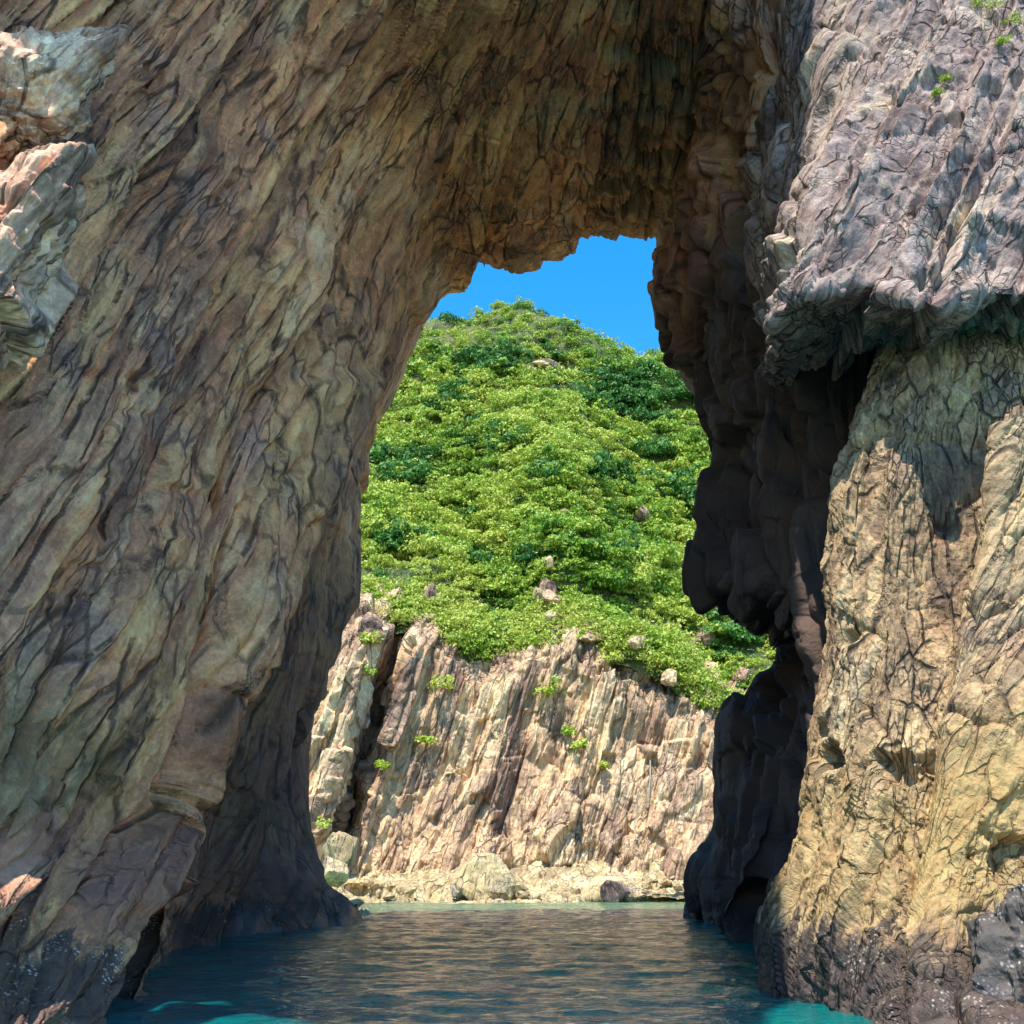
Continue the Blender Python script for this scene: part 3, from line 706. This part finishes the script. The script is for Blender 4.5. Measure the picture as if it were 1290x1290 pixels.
# left sunlit outcrops, near the viewer, high on the left
OUTC = rock_mat('outcrop_rock', [(0.34, (0.18, 0.12, 0.09)), (0.46, (0.36, 0.25, 0.18)), (0.6, (0.46, 0.36, 0.26)), (0.72, (0.52, 0.45, 0.34))], ((0.5, 0.42, 0.32), 0.5), rust=0.5, pale=0.3, bumpd=0.1, dr='arch', sat=0.95, tint=(1.7, 1.24, 1.02), jd=0.7)  # slightly paler variant of the arch rock
BARN = rock_mat('barnacle_rock', [(0.34, (0.16, 0.14, 0.13)), (0.5, (0.30, 0.28, 0.26)), (0.68, (0.42, 0.40, 0.37))], ((0.5, 0.5, 0.46), 0.5), rust=0.1, pale=0.4, bumpd=0.08, tide=dict(dark=2.6), barn_=2)
def outcrop(px, py, Y, size, rot, seed, label, mat=OUTC):
    c = P(px, py, Y)
    import bmesh
    bm = bmesh.new(); bmesh.ops.create_icosphere(bm, subdivisions=7, radius=1.0)
    V = np.array([v.co[:] for v in bm.verts]); Q = np.array([[v.index for v in f.verts] for f in bm.faces]); bm.free()
    r_ = np.random.default_rng(seed); V0 = V.copy()
    for _ in range(22):
        n_ = r_.normal(size=3); n_ /= np.linalg.norm(n_); dd = 0.6 + 0.3 * r_.random()
        s_ = V @ n_ - dd; V = V - np.outer(np.maximum(s_, 0), n_)
    A, B, D = DIR['arch']
    M = np.stack([A, -B, D], 1)      # columns: local axes along the bedding
    Wd = (V * np.array(size)) @ M.T + c
    Nn = (V0 / np.array(size)) @ M.T; Nn /= np.linalg.norm(Nn, axis=1, keepdims=True)
    d1, cid = columns(Wd, 0.9, 0.26, 0.10, seed, (2, 4), dr='arch')
    d2, _ = columns(Wd, 0.33, 0.25, 0.10, seed + 3, (1.5, 3.5), dr='arch')
    at = np.stack([Wd @ A, Wd @ B, Wd @ D, (cid % 1000) / 1000.0], 1)
    Wd = Wd + Nn * (d1 + d2 + slabs(Wd @ A, Wd @ D, 0.7, seed, (1.5, 4), 0.08, 0.3) * 0.3 + fbm(Wd * 3, 4, seed + 9) * 0.07 + ridged(Wd * 7, 2, seed) * 0.02)[:, None]
    root = empty('rock_outcrop', tuple(c), label, 'rock')
    before = len(col.objects)
    split_cells(Wd, Q, cid, mat, None, 'rock_slab', 'rock_face', 25, 14, at); adopt(root, before)
outcrop(0, 330, 13.1, (1.15, 1.3, 2.7), 0, 31, 'pale craggy outcrop at the left edge, bright on its ridges')
outcrop(50, 120, 14.7, (1.3, 1.2, 2.5), 0, 37, 'rounded grey outcrop high at upper left with sun catching its crest')

outcrop(1300, 1205, 15.3, (.55, .9, 1.35), 0, 43, 'grey barnacle crusted rock lump at the lower right edge above the water', BARN)
# shrubs -----------------------------------------------------------------------
def leaf_mat(name, cols, tr=0.25):
    m, nt, b = new_mat(name); k = NB(nt); p = k.pos()
    oi = k.n('ShaderNodeObjectInfo'); g = k.n('ShaderNodeNewGeometry')
    f = k.math('ADD', k.math('MULTIPLY', k.noise(p, 0.09, 4, 0.55, 0.5), 0.85), k.math('MULTIPLY', oi.outputs['Random'], 0.14))
    f = k.math('ADD', f, k.math('MULTIPLY', g.outputs['Random Per Island'], 0.26))
    c = k.ramp(f, cols)
    k.l(c, b.inputs['Base Color']); b.inputs['Roughness'].default_value = 0.5; b.inputs['Specular IOR Level'].default_value = 0.4
    out = [n for n in nt.nodes if n.type == 'OUTPUT_MATERIAL'][0]
    t = k.n('ShaderNodeBsdfTranslucent'); k.l(c, t.inputs['Color']); mx = k.n('ShaderNodeMixShader'); mx.inputs[0].default_value = tr
    k.l(b.outputs[0], mx.inputs[1]); k.l(t.outputs[0], mx.inputs[2]); k.l(mx.outputs[0], out.inputs['Surface'])
    return m
LEAF = leaf_mat('bright_shrub_leaves', [(0.38, (0.06, 0.18, 0.015)), (0.48, (0.17, 0.34, 0.02)), (0.57, (0.33, 0.47, 0.035)), (0.70, (0.50, 0.55, 0.08))])
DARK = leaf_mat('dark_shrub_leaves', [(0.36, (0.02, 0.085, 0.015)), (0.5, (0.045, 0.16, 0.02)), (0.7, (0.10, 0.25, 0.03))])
GRASS = leaf_mat('dry_grass', [(0.36, (0.16, 0.34, 0.02)), (0.5, (0.34, 0.48, 0.035)), (0.66, (0.52, 0.55, 0.10))])
def leaves(seed, n, R=1.0, leaf=0.17, lobes=9, flat=0.75, spread=0.62):
    """leaf quads in clumps over a lobed crown; returns verts, quads (local, base at z=0)"""
    r_ = np.random.default_rng(seed)
    lc = r_.normal(size=(lobes, 3)) * np.array([spread, spread, 0.35]) * R; lc[:, 2] = np.abs(lc[:, 2]) + 0.35 * R
    lr = R * (0.38 + 0.3 * r_.random(lobes))
    li = r_.integers(0, lobes, n)
    d = r_.normal(size=(n, 3)); d[:, 2] = np.abs(d[:, 2]) * 0.9 - 0.15; d /= np.linalg.norm(d, axis=1, keepdims=True)
    rad = lr[li] * (0.72 + 0.33 * r_.random(n))
    c = lc[li] + d * rad[:, None]; c[:, 2] *= flat
    nn = d + r_.normal(size=(n, 3)) * 0.45; nn /= np.linalg.norm(nn, axis=1, keepdims=True)
    t = np.cross(nn, r_.normal(size=(n, 3))); t /= np.linalg.norm(t, axis=1, keepdims=True); u = np.cross(nn, t)
    s_ = leaf * (0.6 + 0.8 * r_.random(n))[:, None]
    V = np.stack([c - t * s_, c + u * s_ * 0.55 + nn * s_ * .12, c + t * s_, c - u * s_ * 0.55 + nn * s_ * .12], 1).reshape(-1, 3)
    return V, np.arange(len(V)).reshape(-1, 4)
protos = [mesh_np('shrub', *leaves(100 + i, 900, leaf=0.115, lobes=14), LEAF) for i in range(6)]
dprotos = [mesh_np('dark_shrub', *leaves(200 + i, 900, leaf=0.125, lobes=14), DARK) for i in range(4)]

def hill_at(px, f):
    """a point on the displaced hill: column by pixel x at that height, row fraction"""
    iu = int(round(f))
    row = Vh[iu]; rx, ry = project(row)
    j = int(np.argmin(np.abs(rx - px)))
    return row[j], rx[j], ry[j]
rows_px = []
prox, proy = project(Vh.reshape(-1, 3)); prox = prox.reshape(260, 300); proy = proy.reshape(260, 300)
i_top = int(260 * 7.6 / 9)
bare = [(700, 735, 16, 60), (712, 650, 12, 12), (690, 468, 40, 12), (545, 745, 12, 45), (860, 470, 22, 12), (950, 830, 30, 30), (880, 800, 14, 12), (700, 800, 60, 14), (500, 745, 18, 50)]
cands = []
for _ in range(16000):
    i = rng.integers(29, i_top); j = rng.integers(20, 285)
    x, y = prox[i, j], proy[i, j]
    if not (390 < x < 1010): continue
    cands.append((i, j, x, y))
rng.shuffle(cands)
kept = []; occ = {}
for i, j, x, y in cands:
    i = int(i); j = int(j)
    ct = cliff_top(x)
    nearb = any(((x - bx) / bw) ** 2 + ((y - by) / bh) ** 2 < 1 for bx, by, bw, bh in bare)
    edge = (ct - y)
    sc = 11.5 if not nearb else 30
    if edge < 45 and x < 720 and rng.random() < 0.35: continue
    cell = (int(x // sc), int(y // sc))
    if cell in occ: continue
    occ[cell] = 1; kept.append((i, j, x, y, edge, nearb))
print('shrubs', len(kept))
groupS = 'shrubs covering the green hillside'
big = []; small = []
for t in kept:
    i, j, x, y, edge, nearb = t
    pnt = Vh[i, j]
    nz = fbm(np.array([[x / 70.0, y / 50.0, 1.0]]), 3, 77)[0]
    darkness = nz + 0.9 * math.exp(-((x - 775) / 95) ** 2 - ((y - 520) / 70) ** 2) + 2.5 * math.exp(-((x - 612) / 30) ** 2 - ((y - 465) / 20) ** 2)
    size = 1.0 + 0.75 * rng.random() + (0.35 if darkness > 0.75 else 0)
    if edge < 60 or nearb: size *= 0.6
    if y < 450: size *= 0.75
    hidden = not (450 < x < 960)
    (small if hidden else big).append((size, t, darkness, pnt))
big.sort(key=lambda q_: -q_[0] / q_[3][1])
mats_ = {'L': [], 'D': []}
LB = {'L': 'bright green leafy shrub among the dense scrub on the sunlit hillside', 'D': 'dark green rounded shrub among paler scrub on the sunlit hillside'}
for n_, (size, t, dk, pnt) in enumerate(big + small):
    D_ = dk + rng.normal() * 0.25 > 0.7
    rz = rng.random() * 6.28; sz = size * (1.1 if D_ else 1.0)
    if n_ < 290:
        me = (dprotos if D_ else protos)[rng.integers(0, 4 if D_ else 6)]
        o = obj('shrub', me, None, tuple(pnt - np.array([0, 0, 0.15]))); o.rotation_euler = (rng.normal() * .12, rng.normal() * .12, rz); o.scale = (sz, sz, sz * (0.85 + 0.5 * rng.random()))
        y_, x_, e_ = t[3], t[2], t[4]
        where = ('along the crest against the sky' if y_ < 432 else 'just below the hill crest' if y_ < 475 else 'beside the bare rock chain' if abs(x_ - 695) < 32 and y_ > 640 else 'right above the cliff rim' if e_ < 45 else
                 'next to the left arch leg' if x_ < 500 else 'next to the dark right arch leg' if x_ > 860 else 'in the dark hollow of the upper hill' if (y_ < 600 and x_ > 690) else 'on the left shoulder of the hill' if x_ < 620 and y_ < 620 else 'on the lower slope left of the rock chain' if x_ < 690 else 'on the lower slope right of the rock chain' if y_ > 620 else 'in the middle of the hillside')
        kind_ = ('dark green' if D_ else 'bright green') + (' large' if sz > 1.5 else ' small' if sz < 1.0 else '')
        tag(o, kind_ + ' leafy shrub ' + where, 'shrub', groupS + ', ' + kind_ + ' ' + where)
    else:
        V, Q = leaves(1000 + n_ % 60, 420, leaf=0.14, lobes=12)
        c_, s_ = math.cos(rz), math.sin(rz)
        V = V * sz; V = np.stack([V[:, 0] * c_ - V[:, 1] * s_, V[:, 0] * s_ + V[:, 1] * c_, V[:, 2] * (0.85 + 0.5 * rng.random())], 1) + pnt - np.array([0, 0, .15])
        mats_['D' if D_ else 'L'].append(V)
for key, mt, nm, lb in (('L', LEAF, 'hillside_scrub', 'bright green low scrub filling between the shrubs on the hillside'), ('D', DARK, 'dark_scrub', 'dark green scrub filling the hollows of the hillside')):
    if mats_[key]:
        V = np.concatenate(mats_[key]); o = obj(nm, mesh_np(nm, V, np.arange(len(V)).reshape(-1, 4), mt)); tag(o, lb, 'scrub', kind='stuff')
# grass between
gv = []
for _ in range(4200):
    i = rng.integers(26, i_top) if _ % 3 else rng.integers(24, 50); j = rng.integers(20, 285); x, y = prox[i, j], proy[i, j]
    if not (420 < x < 980): continue
    V, Q = leaves(3000 + int(rng.integers(0, 30)), 40, R=0.7, leaf=0.12, lobes=5, flat=0.5, spread=0.9)
    gv.append(V + Vh[i, j] - np.array([0, 0, 0.1]))
for _ in range(2300):
    i = rng.integers(8, 46); j = rng.integers(20, 285); x, y = prox[i, j], proy[i, j]
    if not (430 < x < 980): continue
    V, Q = leaves(3000 + int(rng.integers(0, 30)), 55, R=0.8, leaf=0.12, lobes=5, flat=0.8, spread=0.9)
    gv.append(V * (0.7 + 0.8 * rng.random()) + Vh[i, j] - np.array([0, 0, 0.1]))
V = np.concatenate(gv); o = obj('hillside_grass', mesh_np('hillside_grass', V, np.arange(len(V)).reshape(-1, 4), GRASS)); tag(o, 'yellowish green grass and low growth on the hillside between shrubs', 'grass', kind='stuff')

# rocks and tufts ---------------------------------------------------------------
fx, fy = project(V_far.reshape(-1, 3)); Pf = V_far.reshape(-1, 3)
hxp, hyp = prox.ravel(), proy.ravel(); Phv = Vh.reshape(-1, 3)
def on_cliff(px, py):
    c_ = np.argsort((fx - px) ** 2 + (fy - py) ** 2)[:12]; return Pf[c_[np.argmin(Pf[c_, 1])]]
def on_hill(px, py):
    c_ = np.argsort((hxp - px) ** 2 + (hyp - py) ** 2)[:6]; return Phv[c_[np.argmin(Phv[c_, 1])]]
def boulder(px, py, wpx, hpx, where, label, group=None, mat=None, seed=0, name='boulder', cat='boulder', depth=None, rot=None, fx_=0.0):
    """a boulder whose foot sits at (px, py) on the hill, cliff or at a given distance; size from its apparent size"""
    base = on_hill(px, py) if where == 'hill' else on_cliff(px, py) if where == 'cliff' else P(px, py, depth)
    mpp = np.linalg.norm(base - np.array([0, 0, CH])) / F
    w_, h_ = wpx * mpp, hpx * mpp
    if where == 'hill': w_ *= 1.15; h_ *= 1.35; base = base + np.array([0, -0.7, 0.1])
    me = rock_mesh(name, (w_ * .62, w_ * .55, h_ * .72), mat or FARR, seed)
    V = np.zeros(len(me.vertices) * 3); me.vertices.foreach_get('co', V); V = V.reshape(-1, 3) + base
    g_ = me.attributes.new('grain', 'FLOAT_VECTOR', 'POINT'); g_.data.foreach_set('vector', V.astype(np.float32).ravel())
    t_ = me.attributes.new('tone', 'FLOAT', 'POINT'); t_.data.foreach_set('value', np.full(len(V), (seed * 37 % 100) / 100.0, np.float32))
    o = obj(name, me, None, tuple(base + np.array([0, 0, h_ * .3]))); o.rotation_euler = rot or (0, 0.2, seed * 1.3)
    return tag(o, label, cat, group)
hill_rocks = [
 (712, 655, 14, 10, 'small white topped boulder alone in the scrub at the middle of the hill'),
 (808, 652, 20, 10, 'pale round boulder half buried in scrub right of the hill centre'),
 (691, 716, 10, 12, 'small pale boulder at the top of the rock chain down the hill'),
 (690, 745, 20, 14, 'grey square boulder in the rock chain, above the lit wedge stone'),
 (692, 762, 24, 12, 'wedge shaped boulder with a lit top edge in the rock chain'),
 (700, 784, 20, 10, 'flat pale boulder below the wedge stone in the rock chain'),
 (702, 802, 16, 10, 'lowest small boulder of the rock chain above the cliff'),
 (678, 757, 10, 14, 'narrow upright stone left of the wedge stone in the rock chain'),
 (690, 464, 30, 6, 'low bare brown outcrop just below the hill crest'),
 (856, 476, 30, 16, 'grey tan outcrop near the crest beside the dark arch wall'),
 (876, 466, 16, 12, 'small tan outcrop at the crest touching the arch wall outline'),
 (888, 806, 26, 16, 'broad pale boulder among grass above the right end of the cliff'),
 (866, 830, 22, 18, 'dark grey split boulder above the right end of the cliff'),
 (890, 848, 18, 12, 'pale boulder under the dark split boulder on the grassy slope'),
 (935, 790, 34, 24, 'large pale boulder jutting from the slope beside the dark arch leg'),
 (950, 800, 26, 18, 'pale brown slab stone behind the large jutting boulder'),
 (800, 815, 22, 10, 'low pale boulder in grass at the upper rim of the cliff'),
 (742, 812, 30, 10, 'flat brown ledge stone at the upper rim of the cliff'),
 (842, 862, 18, 14, 'grey boulder perched on the cliff rim right of centre'),
 (545, 765, 16, 22, 'purple brown upright stone where the bare strip meets the scrub'),
 (930, 860, 22, 14, 'light tan boulder low on the slope beside the arch leg'),
]
for i_, (x, y, w_, h_, lb) in enumerate(hill_rocks):
    boulder(x, y, w_, h_, 'hill', lb, mat=FARR, seed=900 + i_)
# shoreline boulders
boulder(617, 1121, 76, 40, 'depth', 'large smooth greenish tan boulder with flat slanted face on the shore ledge', mat=SHORE, seed=61, depth=86.5, rot=(0.35, 0.12, 0.3))
boulder(576, 1126, 22, 16, 'depth', 'small added dark stone filling the dark gap left of the large smooth shore boulder', mat=BLOCK, seed=62, depth=86.2)  # rock added in place of a dark gap
boulder(430, 1082, 44, 36, 'depth', 'pale rounded boulder on the shore at the foot of the dark cleft', mat=SHORE, seed=63, depth=82)
boulder(418, 1108, 40, 28, 'depth', 'tan boulder below the pale one beside the arch foot', mat=SHORE, seed=64, depth=79)
boulder(775, 1130, 32, 20, 'depth', 'dark grey violet boulder at the waterline right of centre', mat=BLOCK, seed=65, depth=85.6)
boulder(432, 1148, 40, 16, 'depth', 'pinkish wet boulder at the waterline against the arch foot', mat=SHORE, seed=66, depth=62)
rs = np.random.default_rng(5)
for i_ in range(34):
    x = 470 + rs.random() * 430; y = 1106 + rs.random() * 26
    boulder(x, y, 7 + 12 * rs.random(), 4 + 6 * rs.random(), 'depth', 'small ochre stone lying loose on the shore ledge', 'small stones along the shore ledge', mat=SHORE, seed=300 + i_, depth=90.5 - (y - 1106) * .19, name='shore_stone', cat='stone')

def tuft(base, R, label, mat=LEAF, n=160, leaf=0.12, seed=1, name='plant', group=None, cat='plant', tilt=(0, 0, 0)):
    V, Q = leaves(seed, n, R=R, leaf=leaf, lobes=9, flat=1.0, spread=0.5)
    V = V * np.array([1, 1, 1 + 0.35 * fbm(V * 2, 2, seed).mean()]) + fbm(V * 1.5 / R, 2, seed)[:, None] * R * .2
    o = obj(name, mesh_np(name, V, Q, mat), None, tuple(base)); o.rotation_euler = tilt
    return tag(o, label, cat, group)
for i_, (x, y, R, lb) in enumerate([
 (695, 882, 1.3, 'bright green bush growing in a hollow near the cliff top centre'),
 (733, 944, .9, 'small bright bush on a dark ledge in the middle of the cliff'),
 (556, 872, 1.1, 'olive green bush on the left shoulder of the cliff'),
 (485, 968, .7, 'light green tuft on the smooth slab left of the cliff'),
 (538, 938, .8, 'pale green tuft on the cliff left of centre'),
 (768, 838, 1.2, 'green bush hanging over the cliff rim right of centre'),
 (716, 925, .7, 'thin olive bush in a crack beside the dark ledge'),
 (760, 965, .5, 'tiny green tuft low on the cliff face'),
 (860, 842, 1.3, 'green bush between boulders above the cliff right end'),
 (905, 872, 1.6, 'leafy bush at the right end of the cliff rim'),
 (890, 895, 1.2, 'low bush just under the right end of the cliff rim'),
 (470, 815, 1.0, 'green bush inside the dark cleft at the cliff left end'),
 (462, 850, .8, 'small green bush lower in the dark cleft'),
 (600, 822, 1.4, 'bright leafy bush spilling over the left of the cliff rim'),
 (575, 815, 1.5, 'light green bush at the lower tip of the left scrub'),
]):
    tuft(on_cliff(x, y) + np.array([0, -0.3, -0.2]), R, lb, seed=700 + i_, n=260, leaf=0.17, name='bush', cat='bush')
tuft(P(408, 1046, 80), 0.55, 'single small bright green plant at the arch foot below the dark cleft', seed=750, n=80, leaf=0.14)
# overhanging rock plants
bx_, by_ = project(V_blk.reshape(-1, 3)); Pb = V_blk.reshape(-1, 3)
def on_block(px, py):
    m_ = Pb[:, 1] < 34
    d_ = np.where(m_, (bx_ - px) ** 2 + (by_ - py) ** 2, 1e9)
    c_ = np.argsort(d_)[:8]; return Pb[c_[np.argmin(Pb[c_, 1])]]
for i_, (x, y, R, lb) in enumerate([
 (1250, 18, .34, 'bright green leafy plant at the top right corner of the overhanging rock'),
 (1278, 30, .26, 'low leafy plant at the right edge below the bright corner plant'),
 (1232, 10, .22, 'small green plant left of the bright corner plant'),
 (1190, 105, .20, 'yellow green moss tuft in a groove of the overhanging rock'),
 (1182, 122, .16, 'small moss tuft just below the grooved moss'),
 (1050, 188, .16, 'yellow green moss tuft on a ledge at the shaded side of the overhanging rock'),
 (1262, 60, .16, 'thin green tuft hanging under the top right plants'),
]):
    tuft(on_block(x, y) + np.array([0, -0.05, -0.05]), R, lb, seed=770 + i_, n=240, leaf=0.035, name='plant', tilt=(0.5, 0, 0))
# thin pale rope hanging on the far cliff
def rope(pts, r, label):
    cu = bpy.data.curves.new('rope', 'CURVE'); cu.dimensions = '3D'; cu.bevel_depth = r; cu.bevel_resolution = 1
    sp_ = cu.splines.new('NURBS'); sp_.points.add(len(pts) - 1); sp_.use_endpoint_u = True; sp_.order_u = 3
    for q_, p_ in zip(sp_.points, pts): q_.co = (*p_, 1)
    m, nt, b = new_mat('rope_fibre'); b.inputs['Base Color'].default_value = (0.36, 0.32, 0.22, 1); b.inputs['Roughness'].default_value = 0.9
    cu.materials.append(m); o = bpy.data.objects.new('rope', cu); col.objects.link(o); bpy.context.view_layer.update()
    me = bpy.data.meshes.new_from_object(o); bpy.data.objects.remove(o)
    return tag(obj('rope', me), label, 'rope')
rope([on_cliff(x, y) + np.array([0, -0.35, 0]) for x, y in [(820, 958), (819, 980), (817, 1000), (812, 1018), (802, 1028), (797, 1036), (798, 1048), (802, 1056)]], 0.055, 'thin pale rope hanging in a bend down the right half of the far cliff')
